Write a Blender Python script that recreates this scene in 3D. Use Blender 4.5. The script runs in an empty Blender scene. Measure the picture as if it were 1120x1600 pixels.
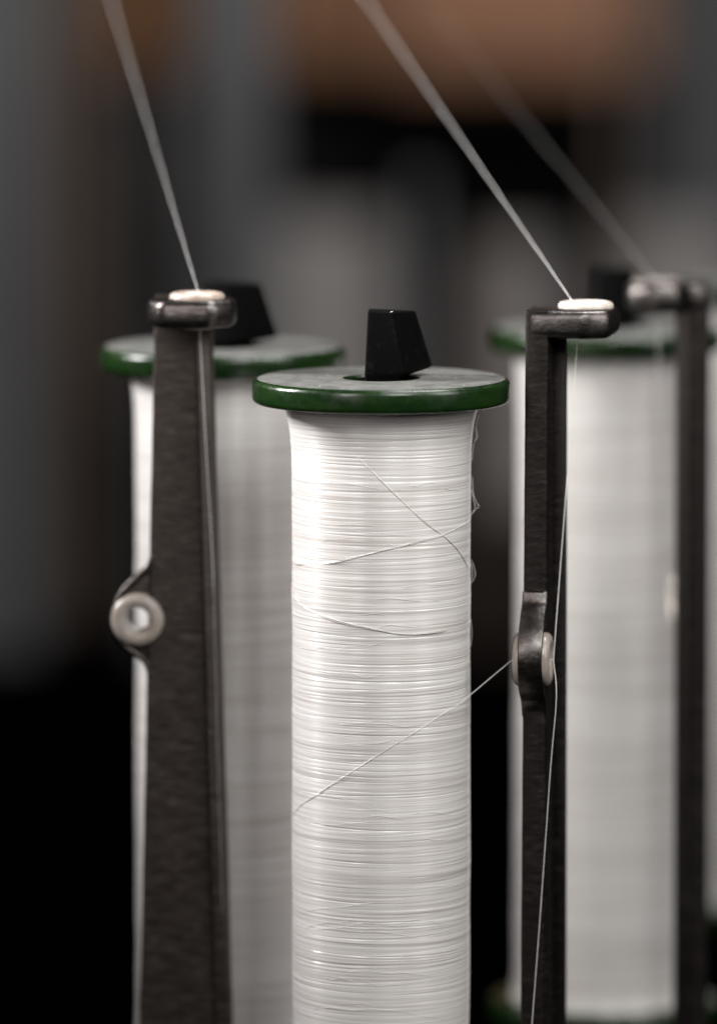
import bpy, bmesh, math, random
import numpy as np
from mathutils import Vector, Matrix

random.seed(7)
RNG = np.random.default_rng(11)
scene = bpy.context.scene
col = scene.collection
MM = 0.001
R = math.radians

# ------------------------------------------------------------------ camera
FOC = 9145.0                 # focal length in photo pixels (1120 wide)
DIST = 1.365                 # camera to the near bobbin's rim
ELEV = R(5.5)
PITCH = R(6.81)
cam_loc = Vector((-0.0053, -DIST * math.cos(ELEV), DIST * math.sin(ELEV)))
cd = bpy.data.cameras.new("camera")
cam = bpy.data.objects.new("camera", cd)
col.objects.link(cam)
cam.location = cam_loc
cam.rotation_euler = (math.pi / 2 - PITCH, 0, 0)
cd.sensor_fit = 'HORIZONTAL'
cd.sensor_width = 24.0
cd.lens = FOC / 1120.0 * 24.0
cd.clip_start = 0.05
cd.clip_end = 60.0
cd.dof.use_dof = True
cd.dof.focus_distance = 1.352
cd.dof.aperture_fstop = 4.6
scene.camera = cam
F = Vector((0, math.cos(PITCH), -math.sin(PITCH)))
U = Vector((0, math.sin(PITCH), math.cos(PITCH)))


def at(px, py, y):
    """world point on the plane of depth y (metres behind the near bobbin's axis)"""
    d = F * FOC + Vector((1, 0, 0)) * (px - 560) + U * (800 - py)
    t = (y - cam_loc.y) / d.y
    return cam_loc + d * t


# ------------------------------------------------------------------ world and lamps
world = bpy.data.worlds.new("World")
scene.world = world
world.use_nodes = True
wb = world.node_tree.nodes["Background"]
wb.inputs[0].default_value = (1.0, 0.98, 0.97, 1)
wb.inputs[1].default_value = 0.016

scene.view_settings.view_transform = 'Standard'
scene.view_settings.look = 'None'
scene.view_settings.exposure = 0.06
scene.view_settings.gamma = 1.0
scene.view_settings.use_curve_mapping = False
scene.render.engine = 'CYCLES'
scene.cycles.use_denoising = True
scene.cycles.max_bounces = 6


def area(name, loc, target, sx, sy, power, color=(1, 1, 1), spread=180):
    l = bpy.data.lights.new(name, 'AREA')
    l.shape = 'RECTANGLE'
    l.size, l.size_y, l.energy, l.color = sx, sy, power, color
    l.spread = R(spread)
    o = bpy.data.objects.new(name, l)
    col.objects.link(o)
    o.location = loc
    o.rotation_euler = (Vector(target) - Vector(loc)).to_track_quat('-Z', 'Y').to_euler()
    return o


T = (0.0, 0.02, -0.06)
area("window_light", (-0.62, 0.105, 0.42), (0.0, 0.02, 0.245), 0.10, 0.40, 3.1, (1.0, 0.985, 0.975), 54)
area("warm_front_fill", (-0.21, -0.36, 0.15), (0.0, 0.0, -0.06), 0.12, 0.26, 0.72, (1.0, 0.945, 0.925))  # unseen fill added in front, tinted warm for the silk
area("front_fill", (0.10, -0.34, 0.235), (0.0, 0.0, -0.08), 0.14, 0.22, 1.2, (0.985, 1.0, 0.965))  # second unseen fill added in front, tinted slightly green
area("side_fill", (0.50, -0.30, 0.30), T, 0.25, 0.5, 2.6, (1.0, 0.97, 0.95))  # unseen fill added to lift the winding's right side
area("background_fill", (0.35, 0.40, 1.35), (0.0, 1.25, 0.12), 0.6, 0.6, 30.0, (1.0, 0.985, 0.97))  # unseen lamp added to light the far machinery


# ------------------------------------------------------------------ materials
def mat(name, color, rough=0.5, metal=0.0, spec=0.5):
    m = bpy.data.materials.new(name)
    m.use_nodes = True
    b = m.node_tree.nodes["Principled BSDF"]
    b.inputs["Base Color"].default_value = (*color, 1)
    b.inputs["Roughness"].default_value = rough
    b.inputs["Metallic"].default_value = metal
    b.inputs["Specular IOR Level"].default_value = spec
    return m, m.node_tree, b


def noise(nt, scale, vec=(1, 1, 1), detail=4, rough=0.55, coord='Object'):
    tc = nt.nodes.new('ShaderNodeTexCoord')
    mp = nt.nodes.new('ShaderNodeMapping')
    mp.inputs['Scale'].default_value = vec
    n = nt.nodes.new('ShaderNodeTexNoise')
    n.inputs['Scale'].default_value = scale
    n.inputs['Detail'].default_value = detail
    n.inputs['Roughness'].default_value = rough
    nt.links.new(tc.outputs[coord], mp.inputs[0])
    nt.links.new(mp.outputs[0], n.inputs['Vector'])
    return n.outputs['Fac']


def ramp(nt, fac, stops):
    r = nt.nodes.new('ShaderNodeValToRGB')
    e = r.color_ramp.elements
    while len(e) < len(stops):
        e.new(0.5)
    for i, (p, c) in enumerate(stops):
        e[i].position = p
        e[i].color = (*c, 1) if len(c) == 3 else c
    nt.links.new(fac, r.inputs[0])
    return r.outputs[0]


def bump(nt, b, h, strength, dist):
    bp = nt.nodes.new('ShaderNodeBump')
    bp.inputs['Strength'].default_value = strength
    bp.inputs['Distance'].default_value = dist
    nt.links.new(h, bp.inputs['Height'])
    nt.links.new(bp.outputs[0], b.inputs['Normal'])


def g3(v):
    return (v, v, v)


# white silk: fine stretched fibres running round the bobbin
silk, nt, b = mat("white_silk", (0.8, 0.78, 0.76), 0.31, 0, 0.9)
f1 = noise(nt, 1, (25, 25, 5200), 3)
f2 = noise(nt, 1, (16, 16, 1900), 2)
cr = ramp(nt, f1, [(0.28, (0.49, 0.455, 0.435)), (0.52, (0.735, 0.708, 0.69))])
gap_shade = ramp(nt, f2, [(0.36, (0.76, 0.73, 0.71)), (0.48, (1, 1, 1))])  # groove shade between strands put into the colour as dark lines
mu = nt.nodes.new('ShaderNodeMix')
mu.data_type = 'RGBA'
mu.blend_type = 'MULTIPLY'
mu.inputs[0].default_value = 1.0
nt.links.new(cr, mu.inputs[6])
nt.links.new(gap_shade, mu.inputs[7])
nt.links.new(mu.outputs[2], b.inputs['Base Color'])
bump(nt, b, f1, 0.35, 0.00006)
b.inputs['Anisotropic'].default_value = 0.85
b.inputs['Anisotropic Rotation'].default_value = 0.25
tg = nt.nodes.new('ShaderNodeTangent')
tg.direction_type = 'RADIAL'
tg.axis = 'Z'
nt.links.new(tg.outputs[0], b.inputs['Tangent'])
b.inputs['Sheen Weight'].default_value = 0.25
b.inputs['Sheen Roughness'].default_value = 0.4

thread_m, nt, b = mat("silk_thread", (0.82, 0.80, 0.78), 0.3, 0, 0.8)
b.inputs['Sheen Weight'].default_value = 0.3

green, nt, b = mat("green_plastic", (0.012, 0.05, 0.012), 0.22, 0, 0.5)
n1 = noise(nt, 90, (1, 1, 3), 5)
nt.links.new(ramp(nt, n1, [(0.35, (0.0035, 0.0150, 0.0030)), (0.7, (0.009, 0.027, 0.0042))]), b.inputs['Base Color'])
nt.links.new(ramp(nt, noise(nt, 400), [(0.3, g3(0.16)), (0.7, g3(0.34))]), b.inputs['Roughness'])
bump(nt, b, noise(nt, 500, (1, 1, 2)), 0.06, 0.0002)

dusty, nt, b = mat("dusty_grey_plastic", (0.2, 0.2, 0.19), 0.45, 0, 0.45)
nt.links.new(ramp(nt, noise(nt, 220, detail=8, rough=0.7),
                  [(0.32, (0.065, 0.07, 0.062)), (0.5, (0.115, 0.115, 0.109)), (0.66, (0.165, 0.165, 0.158))]), b.inputs['Base Color'])
bump(nt, b, noise(nt, 1800, detail=6), 0.4, 0.0002)

def cast(name, c0, c1, c2):
    m, nt, b = mat(name, c1, 0.5, 0.7, 0.5)
    s1 = noise(nt, 400, (0.6, 0.6, 2.2), 9, 0.7)
    s2 = noise(nt, 1500, (1, 1, 1.2), 6, 0.7)
    nt.links.new(ramp(nt, s1, [(0.3, c0), (0.55, c1), (0.75, c2)]), b.inputs['Base Color'])
    nt.links.new(ramp(nt, s1, [(0.3, g3(0.36)), (0.7, g3(0.6))]), b.inputs['Roughness'])
    mx = nt.nodes.new('ShaderNodeMath'); mx.operation = 'ADD'
    nt.links.new(s1, mx.inputs[0]); nt.links.new(s2, mx.inputs[1])
    bump(nt, b, mx.outputs[0], 0.36, 0.0002)
    return m


steel = cast("cast_steel", (0.030, 0.0225, 0.0195), (0.055, 0.044, 0.039), (0.10, 0.086, 0.079))
shaded_steel = cast("shaded_cast_steel", (0.010, 0.0075, 0.0065), (0.020, 0.0155, 0.014), (0.055, 0.047, 0.043))  # cast steel darkened: weaker light on the narrow edges is in the colour

bright_steel, nt, b = mat("worn_bright_steel", (0.42, 0.40, 0.39), 0.29, 0.95)
s1 = noise(nt, 300, (1, 1, 1.5), 9, 0.7)
nt.links.new(ramp(nt, s1, [(0.34, (0.050, 0.041, 0.038)), (0.74, (0.17, 0.157, 0.152))]), b.inputs['Base Color'])
bump(nt, b, s1, 0.6, 0.0003)

ceramic, nt, b = mat("cream_ceramic", (0.78, 0.72, 0.64), 0.16, 0, 0.5)
b.inputs['Subsurface Weight'].default_value = 0.15
b.inputs['Subsurface Radius'].default_value = (0.002, 0.0012, 0.0007)
nt.links.new(ramp(nt, noise(nt, 160), [(0.3, (0.55, 0.49, 0.43)), (0.7, (0.68, 0.635, 0.585))]), b.inputs['Base Color'])

pink_ceramic, nt, b = mat("pinkish_ceramic", (0.5, 0.42, 0.36), 0.25, 0, 0.5)
nt.links.new(ramp(nt, noise(nt, 200), [(0.3, (0.38, 0.29, 0.24)), (0.7, (0.56, 0.48, 0.43))]), b.inputs['Base Color'])

stained, nt, b = mat("stained_ceramic", (0.42, 0.32, 0.22), 0.25, 0, 0.5)
nt.links.new(ramp(nt, noise(nt, 200), [(0.3, (0.25, 0.205, 0.175)), (0.7, (0.36, 0.33, 0.305))]), b.inputs['Base Color'])

blackp, nt, b = mat("black_rubber", (0.006, 0.006, 0.006), 0.6, 0, 0.05)
n = noise(nt, 260, detail=8, rough=0.7)
nt.links.new(ramp(nt, n, [(0.55, (0.001, 0.001, 0.001)), (0.8, (0.012, 0.012, 0.012))]), b.inputs['Base Color'])
bump(nt, b, noise(nt, 700, detail=6), 0.4, 0.0003)


dark_ceramic, nt, b = mat("dark_ceramic", (0.10, 0.085, 0.078), 0.35, 0, 0.4)  # darker tone of ceramic for one top eyelet
nt.links.new(ramp(nt, noise(nt, 200), [(0.3, (0.07, 0.058, 0.052)), (0.7, (0.15, 0.13, 0.12))]), b.inputs['Base Color'])


def simple(name, c, rough=0.6, metal=0.0, var=0.25, scale=8, vec=(1, 1, 1), spec=0.4):
    m, nt, b = mat(name, c, rough, metal, spec)
    lo = tuple(x * (1 - var) for x in c)
    hi = tuple(min(1, x * (1 + var)) for x in c)
    nt.links.new(ramp(nt, noise(nt, scale, vec), [(0.3, lo), (0.7, hi)]), b.inputs['Base Color'])
    return m


shaft_m = simple("dark_shaft_steel", (0.06, 0.06, 0.06), 0.4, 0.9)
rail_m = simple("unlit_machine_black", (0.0005, 0.0005, 0.0005), 0.8, spec=0.0)  # near-black without gloss; the unlit dark is put into the colour
grey_m = simple("grey_machine_paint", (0.072, 0.073, 0.077), 0.6)
brown_m = simple("brown_machine_paint", (0.10, 0.075, 0.062), 0.6)
wood_m = simple("brown_wood", (0.46, 0.235, 0.14), 0.6, 0, 0.3, 3, (1, 6, 6))
dimmest_wood_m = simple("dimmest_beam_wood", (0.22, 0.10, 0.042), 0.65, 0, 0.3, 3, (6, 6, 1))  # beam wood coloured darkest, where least light reaches it
dim_wood_m = simple("dimmed_beam_wood", (0.26, 0.13, 0.07), 0.6, 0, 0.3, 3, (1, 6, 6))  # beam wood with the fall-off of light put into the colour
dim_yarn_m = simple("dimmed_white_yarn", (0.24, 0.224, 0.217), 0.7, 0, 0.1, 20, (1, 1, 8))  # white yarn greyed: the gloom of the far row is in the colour
wall_m = simple("dark_wall_paint", (0.02, 0.019, 0.019), 0.8, spec=0.1)
floor_m = simple("dark_floor", (0.010, 0.010, 0.010), 0.8, spec=0.1)


# ------------------------------------------------------------------ mesh helpers
def link(name, me, m=None, parent=None):
    o = bpy.data.objects.new(name, me)
    col.objects.link(o)
    if m:
        me.materials.append(m)
    if parent:
        o.parent = parent
    return o


def from_bm(name, bm, m, parent=None, smooth=True, angle=40):
    me = bpy.data.meshes.new(name)
    bmesh.ops.recalc_face_normals(bm, faces=bm.faces)
    bm.to_mesh(me)
    bm.free()
    if smooth:
        me.polygons.foreach_set("use_smooth", [True] * len(me.polygons))
        me.set_sharp_from_angle(angle=R(angle))
    return link(name, me, m, parent)


def lathe(name, prof, m, parent=None, seg=128, closed=True, axis='Z', angle=50):
    """profile of (radius, height) in metres; closed joins last to first"""
    bm = bmesh.new()
    rings = []
    for r, z in prof:
        ring = []
        for i in range(seg):
            a = 2 * math.pi * i / seg
            ring.append(bm.verts.new((r * math.cos(a), r * math.sin(a), z)))
        rings.append(ring)
    n = len(rings)
    for k in range(n if closed else n - 1):
        a, c = rings[k], rings[(k + 1) % n]
        for i in range(seg):
            j = (i + 1) % seg
            bm.faces.new((a[i], a[j], c[j], c[i]))
    if not closed:
        bm.faces.new(list(reversed(rings[0])))
        bm.faces.new(rings[-1])
    if axis == 'Y':
        bmesh.ops.rotate(bm, verts=bm.verts, matrix=Matrix.Rotation(R(90), 3, 'X'))
    return from_bm(name, bm, m, parent, True, angle)


def prism(name, pts, h0, h1, m, parent=None, bev=0.0, seg=2, axis='Z', jitter=0.0, angle=40):
    """extrude a polygon; axis Z: pts are (x, y); axis Y: pts are (x, z)"""
    bm = bmesh.new()
    def v(p, h):
        return (p[0], p[1], h) if axis == 'Z' else (p[0], h, p[1])
    lo = [bm.verts.new(v(p, h0)) for p in pts]
    hi = [bm.verts.new(v(p, h1)) for p in pts]
    bm.faces.new(lo)
    bm.faces.new(list(reversed(hi)))
    k = len(pts)
    for i in range(k):
        j = (i + 1) % k
        bm.faces.new((lo[i], hi[i], hi[j], lo[j]))
    bmesh.ops.recalc_face_normals(bm, faces=bm.faces)
    if bev:
        es = [e for e in bm.edges if e.calc_face_angle(0) > R(25)]
        bmesh.ops.bevel(bm, geom=es, offset=bev, segments=seg, profile=0.5, affect='EDGES', clamp_overlap=True)
    return from_bm(name, bm, m, parent, True, angle)


def box(name, lo, hi, m, parent=None, bev=0.002):
    return prism(name, [(lo[0], lo[1]), (hi[0], lo[1]), (hi[0], hi[1]), (lo[0], hi[1])], lo[2], hi[2], m, parent, bev)


def tube(name, pts, rad, m, parent=None, seg=8):
    """round thread through the points"""
    pts = [Vector(p) for p in pts]
    n = len(pts)
    rads = rad if isinstance(rad, (list, tuple)) else [rad] * n
    bm = bmesh.new()
    rings = []
    t0 = (pts[1] - pts[0]).normalized()
    ref = Vector((0, 0, 1)) if abs(t0.z) < 0.8 else Vector((1, 0, 0))
    nrm = (ref - t0 * ref.dot(t0)).normalized()
    for i in range(n):
        t = (pts[min(i + 1, n - 1)] - pts[max(i - 1, 0)]).normalized()
        nrm = (nrm - t * nrm.dot(t)).normalized()
        bi = t.cross(nrm)
        rings.append([bm.verts.new(pts[i] + (nrm * math.cos(2 * math.pi * k / seg) + bi * math.sin(2 * math.pi * k / seg)) * rads[i])
                      for k in range(seg)])
    for a, c in zip(rings, rings[1:]):
        for i in range(seg):
            j = (i + 1) % seg
            bm.faces.new((a[i], a[j], c[j], c[i]))
    bm.faces.new(list(reversed(rings[0])))
    bm.faces.new(rings[-1])
    return from_bm(name, bm, m, parent, True, 80)


def spline(ctrl, steps=10):
    """Catmull-Rom through the control points"""
    c = [Vector(p) for p in ctrl]
    c = [c[0] * 2 - c[1]] + c + [c[-1] * 2 - c[-2]]
    out = []
    for i in range(1, len(c) - 2):
        p0, p1, p2, p3 = c[i - 1:i + 3]
        for s in range(steps):
            t = s / steps
            out.append(0.5 * ((2 * p1) + (p2 - p0) * t + (2 * p0 - 5 * p1 + 4 * p2 - p3) * t * t + (3 * p1 - p0 - 3 * p2 + p3) * t ** 3))
    out.append(c[-2])
    return out


def root(name, loc, label, cat, group=None, rz=0):
    o = bpy.data.objects.new(name, None)
    col.objects.link(o)
    o.location = loc
    o.rotation_euler = (0, 0, rz)
    o.empty_display_size = 0.02
    return tag(o, label, cat, group)


def tag(o, label, cat, group=None):
    o["label"] = label
    o["category"] = cat
    if group:
        o["group"] = group
    return o


def copy_tree(o, parent=None):
    c = o.copy()
    col.objects.link(c)
    if parent:
        c.parent = parent
    for ch in list(o.children):
        copy_tree(ch, c)
    return c


# ------------------------------------------------------------------ setting
floor = box("floor", (-6, -3, -1.25), (6, 7, -1.2), floor_m)
floor["kind"] = "structure"
wall = box("wall", (-6, 6.0, -1.2), (6, 6.2, 3.0), wall_m)
wall["kind"] = "structure"

# ------------------------------------------------------------------ bobbins
FL_R, FL_T, LEN = 30.1 * MM, 5.6 * MM, 182.9 * MM      # flange radius and thickness, overall length
HOLE = 8.2 * MM
BASE = -LEN                                             # local z of the underside when the top face is z = 0


def rnd(r, z, rr, a0, a1, k=5):
    return [(r + rr * math.cos(R(a0 + (a1 - a0) * i / k)), z + rr * math.sin(R(a0 + (a1 - a0) * i / k))) for i in range(k + 1)]


def flange(parent, ztop):
    rr = 1.3 * MM
    prof = [(HOLE, ztop - FL_T)]
    prof += rnd(FL_R - rr, ztop - FL_T + rr, rr, -90, 0) + rnd(FL_R - rr, ztop - rr, rr, 0, 90)
    prof += [(HOLE + 0.5 * MM, ztop), (HOLE, ztop - 0.5 * MM)]
    f = lathe("flange", prof, green, parent)
    return f


def winding(parent, rad, flare, z0, z1, rings, seg, amp, seed, bulges=()):
    rng = np.random.default_rng(seed)
    z = np.linspace(z1, z0, rings)                      # top to bottom
    th = np.linspace(0, 2 * np.pi, seg, endpoint=False)
    Z, TH = np.meshgrid(z, th, indexing='ij')
    prof = rad + flare * (np.exp(-(z1 - Z) / (5.6 * MM)) + np.exp(-(Z - z0) / (4.0 * MM)))
    # slow swell of the package
    zz = np.linspace(-0.02, LEN + 0.02, 9000)
    def n1(step, sharp=False):
        k = int((zz[-1] - zz[0]) / step) + 2
        base = rng.random(k)
        return np.interp(zz, np.linspace(zz[0], zz[-1], k), base)
    slow = n1(9 * MM)
    prof += (np.interp(-Z, zz, slow) - 0.5) * 0.30 * MM
    h = np.zeros_like(Z)
    # laid strands: several layers, each tilted its own way round the bobbin, the highest one shows
    def layer(lo, hi, depth):
        edges = [zz[0]]
        while edges[-1] < zz[-1]:
            edges.append(edges[-1] + rng.uniform(lo, hi) * MM)
        e = np.array(edges)
        dp = rng.uniform(0.15, 1.0, len(e)) ** 1.5 * depth
        top = rng.uniform(0.55, 1.0, len(e))
        k = np.searchsorted(e, zz) - 1
        k = np.clip(k, 0, len(e) - 2)
        u = (zz - e[k]) / (e[k + 1] - e[k])
        return top[k] - dp[k] * np.abs(2 * u - 1) ** 5
    for lo, hi, a, tilt in ((0.85, 1.35, 1.0, 0.7), (0.7, 1.2, 1.0, 0.5), (1.0, 1.8, 0.93, 1.5)):
        ser = layer(lo, hi, 1.0)
        ph = rng.random() * 6.28
        ph2 = rng.random() * 6.28
        warp = tilt * MM * (np.sin(TH + ph) + 0.4 * np.sin(2 * TH + ph2))
        h = np.maximum(h, a * np.interp(-(Z + warp), zz, ser))
    fine = n1(0.3 * MM)
    h = h + 0.22 * np.interp(-(Z + 0.5 * MM * np.sin(TH + 1.0)), zz, fine)
    # dark gaps between neighbouring strands
    for k in range(int(110)):
        zc = -rng.random() * LEN
        tc, tw = rng.random() * 6.28, 0.5 + 1.3 * rng.random()
        sl = (rng.random() - 0.5) * 1.3 * MM
        d = (np.angle(np.exp(1j * (TH - tc))))
        sel = np.abs(z - zc) < 3 * MM
        dd = d[sel]
        zl = zc + sl * np.sin(dd)
        h[sel] -= 0.6 * np.exp(-((Z[sel] - zl) / (0.16 * MM)) ** 2) * np.exp(-(dd / tw) ** 2)
    fade = 1 - 0.65 * np.exp(-(z1 - Z) / (9 * MM))
    prof += amp * h * fade
    X, Y = prof * np.cos(TH), prof * np.sin(TH)
    co = np.stack([X, Y, Z], -1).reshape(-1, 3).astype(np.float32)
    i = np.arange(rings - 1)[:, None] * seg
    j = np.arange(seg)[None, :]
    j2 = (j + 1) % seg
    quads = np.stack([i + j, i + seg + j, i + seg + j2, i + j2], -1).reshape(-1, 4).astype(np.int32)
    me = bpy.data.meshes.new("thread_winding")
    me.vertices.add(len(co)); me.vertices.foreach_set("co", co.ravel())
    me.loops.add(quads.size); me.loops.foreach_set("vertex_index", quads.ravel())
    me.polygons.add(len(quads)); me.polygons.foreach_set("loop_start", np.arange(0, quads.size, 4, dtype=np.int32))
    me.polygons.foreach_set("use_smooth", np.ones(len(quads), dtype=bool))
    me.update(calc_edges=True)
    me.validate()
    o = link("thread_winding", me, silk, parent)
    return o


def make_bobbin(loc, label, rad, flare, rings, seg, amp, seed):
    b = root("silk_bobbin", (loc.x, loc.y, loc.z - LEN), label, "bobbin", "silk bobbins on the spindles")
    up = LEN
    fl = flange(b, up)
    lathe("flange_face", [(HOLE + 0.9 * MM, up + 0.02 * MM), (HOLE + 0.9 * MM, up + 0.14 * MM), (FL_R - 1.5 * MM, up + 0.14 * MM), (FL_R - 1.2 * MM, up + 0.02 * MM)], dusty, fl)
    flange(b, FL_T)
    lathe("barrel", [(HOLE, FL_T + 0.1 * MM), (15 * MM, FL_T + 0.1 * MM), (15 * MM, LEN - FL_T - 0.1 * MM), (HOLE, LEN - FL_T - 0.1 * MM)], green, b, 64)
    w = winding(b, rad, flare, -LEN + FL_T + 0.2 * MM, -FL_T - 0.2 * MM, rings, seg, amp, seed)
    w.location.z = LEN
    return b, w


NEAR = Vector((0, 0, 0))
bob_a, wind_a = make_bobbin(NEAR, "sharp white silk bobbin with loose strands, in the middle between two steel posts", 20.75 * MM, 2.0 * MM, 2600, 220, 0.14 * MM, 3)
P_LEFT = at(348, 541, 0.078)
P_RIGHT = at(948, 512, 0.160)
P_FAR = at(1226, 440, 0.300)
bob_b, _ = make_bobbin(P_LEFT, "white silk bobbin behind the broad steel post with the round side eyelet", 21.5 * MM, 1.7 * MM, 700, 128, 0.2 * MM, 5)
bob_c, _ = make_bobbin(P_RIGHT, "blurred white silk bobbin whose bottom green flange shows, behind the narrow bent steel post", 22.9 * MM, 1.2 * MM, 700, 128, 0.2 * MM, 8)
bob_d = copy_tree(bob_c)
bob_d.location = (P_FAR.x, P_FAR.y, P_FAR.z - LEN)
bob_d["label"] = "mostly cut off white silk bobbin at the photo's edge, beyond the blurred dark post"


# ------------------------------------------------------------------ spindles with their black caps
def spindle_cap(parent, z):
    bm = bmesh.new()
    lo = [(-3.9, -6.2), (5.2, -6.6), (12.2, 9.0), (3.0, 11.0), (-3.6, 6.0)]
    hi = [(-3.2, -4.6), (2.2, -4.9), (8.0, 7.6), (1.6, 8.6), (-3.0, 4.6)]
    # neck inside the hole
    nk = [(-3.9, -6.2), (4.0, -6.0), (4.6, 1.0), (1.5, 5.0), (-3.6, 5.0)]
    def ring(p, zz):
        return [bm.verts.new((x * MM, y * MM, z + q * MM)) for (x, y), q in zip(p, zz)]
    r0 = ring(nk, [-9] * 5)
    r1 = ring(nk, [0.2, 0.4, 0.6, 0.6, 0.2])
    r2 = ring(lo, [1.6, 1.8, 1.7, 1.8, 1.6])
    r3 = ring(hi, [16.2, 15.9, 15.2, 15.4, 16.0])
    for a, c in ((r0, r1), (r1, r2), (r2, r3)):
        for i in range(5):
            j = (i + 1) % 5
            bm.faces.new((a[i], a[j], c[j], c[i]))
    bm.faces.new(list(reversed(r0)))
    bm.faces.new(r3)
    bmesh.ops.recalc_face_normals(bm, faces=bm.faces)
    bmesh.ops.bevel(bm, geom=list(bm.edges), offset=0.5 * MM, segments=3, profile=0.5, affect='EDGES')
    return from_bm("spindle_cap", bm, blackp, parent, True, 35)


RAIL_Z = -0.262


def make_spindle(b, label, turn=0.0):
    base = b.location
    s = root("spindle", (base.x, base.y, RAIL_Z), label, "spindle", "spindles carrying the bobbins", turn)
    h = base.z - RAIL_Z
    lathe("shaft", [(4.5 * MM, 0), (4.5 * MM, h + LEN - 10 * MM), (3.5 * MM, h + LEN - 8 * MM)], shaft_m, s, 48, closed=False)
    lathe("spindle_seat", [(4.6 * MM, h - 0.2 * MM), (20 * MM, h - 0.2 * MM), (20 * MM, h - 6 * MM), (12 * MM, h - 9 * MM), (12 * MM, h - 30 * MM), (4.6 * MM, h - 30 * MM)], shaft_m, s, 64)
    spindle_cap(s, h + LEN)
    return s


make_spindle(bob_a, "spindle with chipped black wedge cap rising from the sharp middle bobbin")
make_spindle(bob_b, "spindle whose black cap is half hidden by the broad steel post's head", R(-15))
make_spindle(bob_c, "spindle with blurred black cap just behind the white eyelet of the bent post")
make_spindle(bob_d, "spindle inside the cut off bobbin at the photo's edge")

rail = box("machine_rail", (-0.6, -0.16, RAIL_Z - 0.05), (0.7, 0.36, RAIL_Z), rail_m)
tag(rail, "black machine rail under the bobbins and posts", "rail")


# ------------------------------------------------------------------ guide posts
HEAD = 6.4 * MM
EYE_X = 4.2 * MM


def drill(o, c, r):
    """a round hole along Y through one mesh"""
    bm = bmesh.new()
    bmesh.ops.create_cone(bm, cap_ends=True, segments=48, radius1=r, radius2=r, depth=0.04,
                          matrix=Matrix.Translation(c) @ Matrix.Rotation(R(90), 4, 'X'))
    me = bpy.data.meshes.new("bit")
    bm.to_mesh(me)
    bm.free()
    bit = bpy.data.objects.new("bit", me)
    col.objects.link(bit)
    par = o.parent
    o.parent = None
    md = o.modifiers.new("hole", 'BOOLEAN')
    md.object, md.operation, md.solver = bit, 'DIFFERENCE', 'EXACT'
    dg = bpy.context.evaluated_depsgraph_get()
    dg.update()
    new = bpy.data.meshes.new_from_object(o.evaluated_get(dg))
    o.modifiers.clear()
    o.data = new
    new.name = o.name
    new.set_sharp_from_angle(angle=R(40))
    o.parent = par
    bpy.data.objects.remove(bit)


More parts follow.
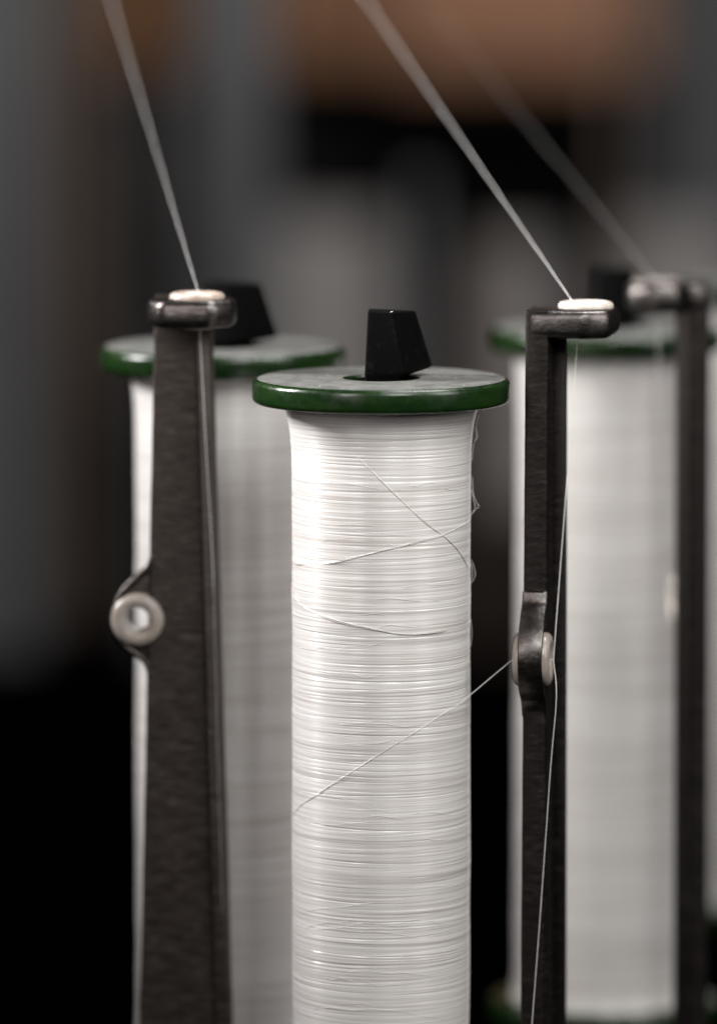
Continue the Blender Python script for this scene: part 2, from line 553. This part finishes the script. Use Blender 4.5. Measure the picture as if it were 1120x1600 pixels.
def make_post(loc, rz, label, mid=-81 * MM, sm=None, em=None, gm=None):
    gm = gm or stained
    """loc is the top centre of the stem; the arm points along -Y, the side eyelet sticks out to -X"""
    sm = sm or shaded_steel
    em = em or stained
    H = loc.z - RAIL_Z
    p = root("guide_post", (loc.x, loc.y, RAIL_Z), label, "guide post", "steel thread guide posts", rz)
    # stem: a plate that widens downwards
    tp, k = 6.65 * MM, 0.0255
    zs = np.linspace(0.15 * MM, -H + 0.2 * MM, 60)
    bm = bmesh.new()
    rings = []
    rr = random.Random(5)
    c = 0.75 * MM
    for z in zs:
        hw = tp + k * (-z) + rr.uniform(-1, 1) * 0.05 * MM
        hd = 2.7 * MM + rr.uniform(-1, 1) * 0.03 * MM
        zz = H + z
        ring = [(-hw + c, -hd), (hw - c, -hd), (hw - 0.3 * c, -hd + 0.3 * c), (hw, -hd + c), (hw, hd - c), (hw - 0.3 * c, hd - 0.3 * c),
                (hw - c, hd), (-hw + c, hd), (-hw + 0.3 * c, hd - 0.3 * c), (-hw, hd - c), (-hw, -hd + c), (-hw + 0.3 * c, -hd + 0.3 * c)]
        rings.append([bm.verts.new((x, y, zz)) for x, y in ring])
    n = 12
    for a, b_ in zip(rings, rings[1:]):
        for i in range(n):
            j = (i + 1) % n
            bm.faces.new((a[i], a[j], b_[j], b_[i]))
    bm.faces.new(rings[0]); bm.faces.new(list(reversed(rings[-1])))
    from_bm("stem", bm, sm, p, True, 50)
    # arm: thick head reaching forward with chamfered corners, a little wider than the stem
    pl = [(-6.8, 2.8), (-7.2, -3.0), (-7.7, -11.5), (-4.0, -17.2), (8.5, -18.0), (13.4, -12.5), (13.4, -6.0), (8.0, -2.4), (6.8, 2.8)]
    prism("arm", [(x * MM, y * MM) for x, y in pl], H - HEAD, H + 0.35 * MM, bright_steel, p, 2.0 * MM, 4)
    # raised rib along one long edge of the stem
    ribw = [(tp + k * t, H - t) for t in (HEAD + 0.3 * MM, H - 0.3 * MM)]
    (wa, za), (wb, zb) = ribw
    prism("rib", [(wa - 0.25 * MM, za), (wb - 0.25 * MM, zb), (wb - 3.3 * MM, zb), (wa - 3.1 * MM, za)], -5.6 * MM, -2.5 * MM, sm, p, 0.5 * MM, 2, axis='Y')
    # white ceramic eyelet let into the arm
    top_z = H + 0.35 * MM
    prof = [(6.35 * MM, H - 0.2 * MM), (6.5 * MM, top_z + 0.25 * MM), (6.4 * MM, top_z + 0.75 * MM), (6.05 * MM, top_z + 1.15 * MM), (5.55 * MM, top_z + 1.32 * MM),
            (5.0 * MM, top_z + 1.22 * MM), (4.2 * MM, top_z + 0.8 * MM), (3.3 * MM, top_z - 0.1 * MM), (2.6 * MM, top_z - 1.4 * MM),
            (2.3 * MM, H - 3 * MM), (2.4 * MM, H - HEAD - 0.5 * MM), (3.1 * MM, H - HEAD - 0.6 * MM), (3.3 * MM, H - HEAD + 0.2 * MM)]
    e = lathe("eyelet", prof, em, p, 96)
    e.location = (EYE_X, -10.2 * MM, 0)
    # lug on the side edge carrying the second eyelet
    hw = tp + k * (-mid)
    cx = -hw - 2.5 * MM
    lug_p = [(-hw + 3.0 * MM, H + mid + 15 * MM), (-hw - 0.0 * MM, H + mid + 13.5 * MM), (-hw - 2.2 * MM, H + mid + 10.5 * MM)]
    for i in range(13):
        a = R(125 + 120 * i / 12)
        lug_p.append((cx + 6.5 * MM * math.cos(a), H + mid + 6.5 * MM * math.sin(a)))
    lug_p += [(-hw - 0.6 * MM, H + mid - 9.5 * MM), (-hw + 0.3 * MM, H + mid - 12 * MM), (-hw + 3.0 * MM, H + mid - 13 * MM)]
    lug = prism("lug", lug_p, -1.5 * MM, 1.5 * MM, sm, p, 0.4 * MM, 2, axis='Y')
    drill(lug, (cx, 0, H + mid), 3.0 * MM)
    # strap bent round the lug's outer edge
    mid_z = H + mid
    path = spline([(-hw + 1.2 * MM, 0, mid_z + 15.5 * MM), (-hw + 0.1 * MM, 0, mid_z + 12.6 * MM), (-hw - 2.6 * MM, 0, mid_z + 10.2 * MM), (cx - 3.6 * MM, 0, mid_z + 6.6 * MM),
                   (cx - 5.6 * MM, 0, mid_z + 2.6 * MM), (cx - 5.6 * MM, 0, mid_z - 2.2 * MM), (cx - 3.0 * MM, 0, mid_z - 6.6 * MM),
                   (-hw - 1.0 * MM, 0, mid_z - 10.0 * MM), (-hw + 0.8 * MM, 0, mid_z - 14.0 * MM)], 6)
    out, inn = [], []
    for i, q in enumerate(path):
        t = (path[min(i + 1, len(path) - 1)] - path[max(i - 1, 0)]).normalized()
        nr = Vector((t.z, 0, -t.x))
        out.append((q.x + nr.x * 0.65 * MM, q.z + nr.z * 0.65 * MM))
        inn.append((q.x - nr.x * 0.65 * MM, q.z - nr.z * 0.65 * MM))
    prism("strap", out + inn[::-1], -2.9 * MM, 2.9 * MM, bright_steel, p, 0.35 * MM, 2, axis='Y', angle=60)
    # grommet: two rims joined by a sleeve, with an open hole
    def rim(s):
        out = []
        for i in range(11):
            a = R(-90 + 180 * i / 10)
            out.append((4.6 * MM + 1.75 * MM * math.sin(a), s * (2.9 * MM + 1.5 * MM * math.cos(a))))
        return out
    front = rim(1)
    back = list(reversed(rim(-1)))
    g = lathe("side_eyelet", front + back, gm, p, 72, axis='Y')
    g.location = (cx, 0, H + mid)
    return p, cx, H


ROT1, ROT2, ROT3 = R(-4), R(81), R(-86)
q1 = at(287, 462, 0.030)
post_a, cx_a, H_a = make_post(q1, ROT1, "broad dark steel guide post, seen face on, with a ring eyelet on its edge", -77.5 * MM, steel, pink_ceramic)
q2 = at(844, 483, 0.004)
post_b, cx_b, H_b = make_post(q2, ROT2, "sharp narrow steel guide post bent over to a white ceramic eyelet", -81 * MM, shaded_steel, ceramic)
q3 = at(1087, 442, 0.098)
post_c, cx_c, H_c = make_post(q3, ROT3, "blurred black steel guide post nearest the photo's edge, behind the others", -81 * MM, shaded_steel, dark_ceramic, ceramic)


def post_point(p, x, y, z):
    return p.matrix_world @ Vector((x, y, z)) if False else Matrix.Translation(p.location) @ Matrix.Rotation(p.rotation_euler.z, 4, 'Z') @ Vector((x, y, z))


# ------------------------------------------------------------------ threads
THR = 0.17 * MM


def wrap(th_px, z, extra=0.25 * MM, rad=21.05 * MM):
    """point on the near winding's surface, th measured from the viewer's side (radians, + to the right)"""
    return Vector(((rad + extra) * math.sin(th_px), -(rad + extra) * math.cos(th_px), z))


def surf(px, py, extra=0.12 * MM, rad=21.0 * MM):
    """point of the near winding seen at this place of the photo"""
    x = at(px, py, -0.02).x
    s = max(-0.999, min(0.999, x / rad))
    th = math.asin(s)
    y = -rad * math.cos(th)
    q = at(px, py, y)
    return Vector(((rad + extra) * math.sin(th), -(rad + extra) * math.cos(th), q.z))


def wrap_on(p, turn, drop):
    """points that carry a strand on round the winding out of sight"""
    r = math.hypot(p.x, p.y)
    a0 = math.atan2(p.x, -p.y)
    return [Vector((r * math.sin(a0 + turn * t), -r * math.cos(a0 + turn * t), p.z + drop * t)) for t in (0.33, 0.66, 1.0)]


def strand(name, px, rad=0.11 * MM, extra=0.14 * MM, parent=None, m=None):
    rr = random.Random(len(px) * 31 + int(px[0][1]))
    bm = bmesh.new()
    for ply in range(3):
        off = (ply - 1) * rad * 7.0
        pts = spline([surf(x + rr.uniform(-1, 1), y + off * 600 + rr.uniform(-1.3, 1.3), extra) for x, y in px], 8)
        if px[0][0] < 460:
            pts = wrap_on(pts[0], -0.9, 0.3 * MM)[::-1] + pts
        if px[-1][0] > 725:
            pts = pts + wrap_on(pts[-1], 0.9, 0.3 * MM)
        n = len(pts)
        rads = [rad * (0.9 if ply == 1 else 0.55) * (0.25 + 0.75 * min(1, 6 * min(i, n - 1 - i) / n)) for i in range(n)]
        o = tube(name, [p - bob_a.location - Vector((0, 0, LEN)) for p in pts], rads, thread_m, None)
        bm.from_mesh(o.data)
        bpy.data.objects.remove(o)
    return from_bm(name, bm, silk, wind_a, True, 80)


# loose strands laid across the near winding
strand("loose_strand", [(500, 664), (525, 688), (560, 716), (610, 765), (660, 812), (700, 842), (722, 868), (734, 890)], 0.13 * MM, -0.03 * MM)
strand("loose_strand", [(455, 876), (466, 881), (520, 879), (580, 864), (640, 850), (690, 836), (722, 822), (736, 813)], 0.12 * MM, 0.03 * MM)
strand("loose_strand", [(455, 916), (462, 936), (480, 952), (520, 969), (570, 981), (630, 990), (690, 986), (735, 974)], 0.12 * MM, 0.07 * MM)

# stray fibres along the right edge of the near winding
for pts in ([(738, 745), (739, 770), (744, 784), (748, 792), (741, 797), (735, 806)],
            [(736, 765), (740, 782), (742, 795), (736, 804)],
            [(735, 874), (739, 882), (742, 893), (741, 903), (735, 912)],
            [(735, 880), (738, 894), (736, 906)],
            [(748, 648), (744, 664), (744, 682), (740, 694), (737, 720)],
            [(742, 668), (746, 682), (741, 690)],
            [(735, 968), (737, 990), (735, 1010)]):
    q = spline([at(x, y, 0.0) for x, y in pts], 6)
    o = tube("stray_fibre", [p - bob_a.location - Vector((0, 0, LEN)) for p in q], 0.045 * MM, thread_m, wind_a, 6)

# fine fibres lying loosely on the winding
rf = random.Random(19)
bmf = bmesh.new()
for i in range(46):
    x0, y0 = rf.uniform(462, 700), rf.uniform(665, 1590)
    ln, sl = rf.uniform(30, 150), rf.gauss(0, 0.10)
    ctrl = [(x0 + ln * t / 4, y0 + sl * ln * t / 4 + rf.gauss(0, 1.8)) for t in range(5)]
    ctrl = [(min(733, x), y) for x, y in ctrl if x < 733]
    if len(ctrl) < 3:
        continue
    q = spline([surf(x, y, rf.uniform(0.05, 0.16) * MM) for x, y in ctrl], 5)
    o = tube("fibre", [p - bob_a.location - Vector((0, 0, LEN)) for p in q], rf.uniform(0.018, 0.04) * MM, thread_m, None, 5)
    bmf.from_mesh(o.data)
    bpy.data.objects.remove(o)
fz = from_bm("surface_fibres", bmf, thread_m, wind_a, True, 80)
fz["kind"] = "stuff"

# specks of dust on the cap and the flange face
rd = random.Random(4)
bmd = bmesh.new()
for i in range(60):
    if i < 16:
        pos = Vector((rd.uniform(-3, 3), rd.uniform(-4.6, -2.0), 15.85)) * MM
        r = rd.uniform(0.05, 0.13) * MM
    else:
        a, q = rd.uniform(0, 6.28), rd.uniform(9.5, 29)
        pos = Vector((q * math.cos(a), q * math.sin(a), 0.18)) * MM
        r = rd.uniform(0.04, 0.10) * MM
    bmesh.ops.create_icosphere(bmd, subdivisions=1, radius=r, matrix=Matrix.Translation(pos + Vector((0, 0, LEN))) @ Matrix.Diagonal((1.3, 1, 0.7, 1)))
dz = from_bm("dust_specks", bmd, thread_m, bob_a, True, 80)
dz["kind"] = "stuff"

TH_GROUP = "white threads running off the bobbins"
# thread leaving the near bobbin for the side eyelet of the bent post
g_in = post_point(post_b, cx_b, 4.6 * MM, H_b - 81 * MM)
g_out = post_point(post_b, cx_b, -4.8 * MM, H_b - 81 * MM)
lead = [surf(x, y, 0.10 * MM) for x, y in ((456, 1275), (470, 1258), (500, 1238), (550, 1206), (600, 1174), (650, 1143), (690, 1117), (716, 1102))]
pts = spline(wrap_on(lead[0], -1.0, -5 * MM)[::-1] + lead, 8)
pts += [pts[-1].lerp(g_in, t / 12) for t in range(1, 13)]
pts += [g_in.lerp(g_out, t / 4) for t in range(1, 5)]
e2 = post_point(post_b, 0, -10.2 * MM, 0)
tag(tube("running_thread", pts, 0.07 * MM, thread_m), "fine white thread drawn from the sharp middle bobbin to the bent post's side eyelet", "thread", TH_GROUP)


def eye(p, H, dx=0.0, dz=0.0, dy=0.0):
    return post_point(p, EYE_X + dx, (-10.2 + dy) * MM, H + dz)


# thread through the bent post's top eyelet: up and away, and down past the side eyelet
up_b = at(572, 0, 0.165)
eb = eye(post_b, H_b, 0.5 * MM, 0.4 * MM, 2.4)
eb2 = eye(post_b, H_b, 0.5 * MM, -HEAD - 0.8 * MM, 2.0)
top = eb + (up_b - eb) * 1.9
line = [top.lerp(eb, t / 40) for t in range(41)] + [eb.lerp(eb2, 0.5), eb2]
dn = [eb2.lerp(g_out, t / 30) for t in range(31)]
rad = [0.072 * MM] * len(line) + [0.10 * MM] * (len(dn) - 1)
tag(tube("running_thread", line + dn[1:], rad, thread_m), "bright white thread slanting up from the white eyelet of the bent post", "thread", TH_GROUP)

dn = [g_out, at(869, 1090, -0.0112), at(860, 1200, -0.0115), at(846, 1400, -0.0125), at(831, 1600, -0.0135), at(800, 2000, -0.016)]
tag(tube("running_thread", spline(dn, 8), 0.08 * MM, thread_m), "fine white thread running down across the bent post below its side eyelet", "thread", TH_GROUP)

# thread through the broad post's eyelet
ea = eye(post_a, H_a, 0.7 * MM, 0.2 * MM)
ea2 = eye(post_a, H_a, 0.6 * MM, -HEAD - 0.8 * MM)
up_a = at(174, 0, 0.165)
top = ea + (up_a - ea) * 1.9
line = [top.lerp(ea, t / 40) for t in range(41)] + [ea.lerp(ea2, 0.5), ea2]
dn = spline([ea2, at(322, 700, 0.0225), at(333, 900, 0.023), at(341, 1200, 0.0235), at(353, 1600, 0.024), at(362, 1900, 0.0245)], 10)
rad = [0.066 * MM] * len(line) + [0.055 * MM * (1 if i < 20 else 0.5) for i in range(len(dn) - 1)]
tag(tube("running_thread", line + dn[1:], rad, thread_m), "white thread rising from the eyelet on the broad post's head", "thread", TH_GROUP)

# thread of the far post
ec = eye(post_c, H_c, 0, 0.4 * MM)
ec2 = eye(post_c, H_c, 0, -HEAD - 0.8 * MM)
up_c = at(668, 0, 0.29)
top = ec + (up_c - ec) * 1.9
line = [top.lerp(ec, t / 40) for t in range(41)] + [ec.lerp(ec2, 0.5), ec2]
dn = spline([ec2, at(1034, 700, 0.09), at(1045, 900, 0.092), at(1046, 930, 0.094)], 8)
tag(tube("running_thread", line + dn[1:], [0.022 * MM] * len(line) + [0.05 * MM] * (len(dn) - 1), thread_m),
    "faint blurred thread rising from the blurred black post at the photo's edge", "thread", TH_GROUP)


# ------------------------------------------------------------------ far machinery, out of focus
def far_box(name, x0, y0, x1, y1, y, depth, m, label, cat, group=None, bev=0.004):
    a, c = at(x0, y1, y), at(x1, y0, y)
    o = box(name, (a.x, y, a.z), (c.x, y + depth, c.z), m, None, bev)
    return tag(o, label, cat, group)


COLS = "grey columns of the far machine"
far_box("machine_column", -140, -700, 48, 1180, 1.3, 0.05, grey_m, "bluish grey blurred machine column at the photo's edge", "column", COLS)
far_box("wooden_post", 72, -700, 145, 1180, 1.4, 0.05, brown_m, "brownish blurred post between two grey machine columns", "post")
far_box("machine_column", 300, -700, 425, 1180, 1.3, 0.06, grey_m, "grey blurred machine column above the broad steel post's head", "column", COLS)
far_box("machine_column", 1020, -700, 1350, 1180, 2.25, 0.06, grey_m, "grey blurred machine column above the blurred black post", "column", COLS)
far_box("wooden_beam", 610, -700, 1600, 115, 2.3, 0.12, wood_m, "warm brown blurred wooden beam end at the top of the photo", "beam")
far_box("dim_beam_piece", 425, -700, 604, 100, 2.35, 0.05, dim_wood_m, "brown blurred beam piece coloured dimmer, left of the brighter end", "board")  # less lit part of the beam, dimness put into its wood colour
far_box("dim_beam_piece", 60, -700, 300, 110, 2.4, 0.05, dimmest_wood_m, "dark reddish brown blurred beam piece, coloured dimmest, behind the broad post's thread", "board")  # beam's far left part, its weaker light painted as darker wood
far_box("machine_housing", 290, 175, 1300, 325, 2.45, 0.2, wall_m, "black blurred machine housing below the brown beam", "housing")
far_box("machine_cover", 150, 200, 640, 900, 2.7, 0.1, brown_m, "dim brown blurred cover behind the grey columns", "cover")
for px, w, y0, y1, m, label in ((232, 9, 90, 1180, grey_m, "thin dim grey rod right of the broad post's rising thread"),
                                (655, 14, 296, 1180, grey_m, "thin grey rod behind the middle bobbin's cap"),
                                (765, 16, 380, 1180, brown_m, "thin brownish rod between the middle bobbin and the bent post"),
                                (955, 12, -300, 1180, brown_m, "thin brownish rod above the bent post's white eyelet")):
    far_box("machine_rod", px - w, y0, px + w, y1, 1.3, 0.012, m, label, "rod", "thin rods of the far machine", 0.003)
far_box("added_machine_bed", -500, 1100, 1700, 2600, 1.15, 1.3, rail_m, "added black bed standing in for the unlit lower background", "machine bed")  # added block, coloured black for the unlit lower background


def knob(px, py, y, rad, m, label):
    q = at(px, py, y)
    k = lathe("knob", [(rad * 0.02, rad)] + [(rad * math.cos(R(a)), rad * math.sin(R(a))) for a in range(80, -81, -10)] + [(rad * 0.02, -rad)], m, None, 32, closed=False)
    k.location = q
    return tag(k, label, "knob")


knob(655, 292, 1.306, 5.5 * MM, grey_m, "small grey knob on a thin rod, a faint disc above the middle bobbin's cap")


def yarn_cone(px, ytop, halfw, y, label):
    """a dim cone of yarn standing on the added bed far behind"""
    t = at(px, ytop, y)
    k = (at(px + 100, ytop, y).x - t.x) / 100
    zb = at(560, 1100, 1.15).z
    r = halfw * k
    c = root("yarn_cone", (t.x, y, zb), label, "yarn cone", "dim yarn cones far behind the bobbins")
    h = t.z - zb
    lathe("yarn", [(r * 1.12, 0), (r * 1.15, 0.01), (r * 0.98, h - 0.02), (r * 0.86, h), (r * 0.3, h)], dim_yarn_m, c, 48, closed=False)
    return c


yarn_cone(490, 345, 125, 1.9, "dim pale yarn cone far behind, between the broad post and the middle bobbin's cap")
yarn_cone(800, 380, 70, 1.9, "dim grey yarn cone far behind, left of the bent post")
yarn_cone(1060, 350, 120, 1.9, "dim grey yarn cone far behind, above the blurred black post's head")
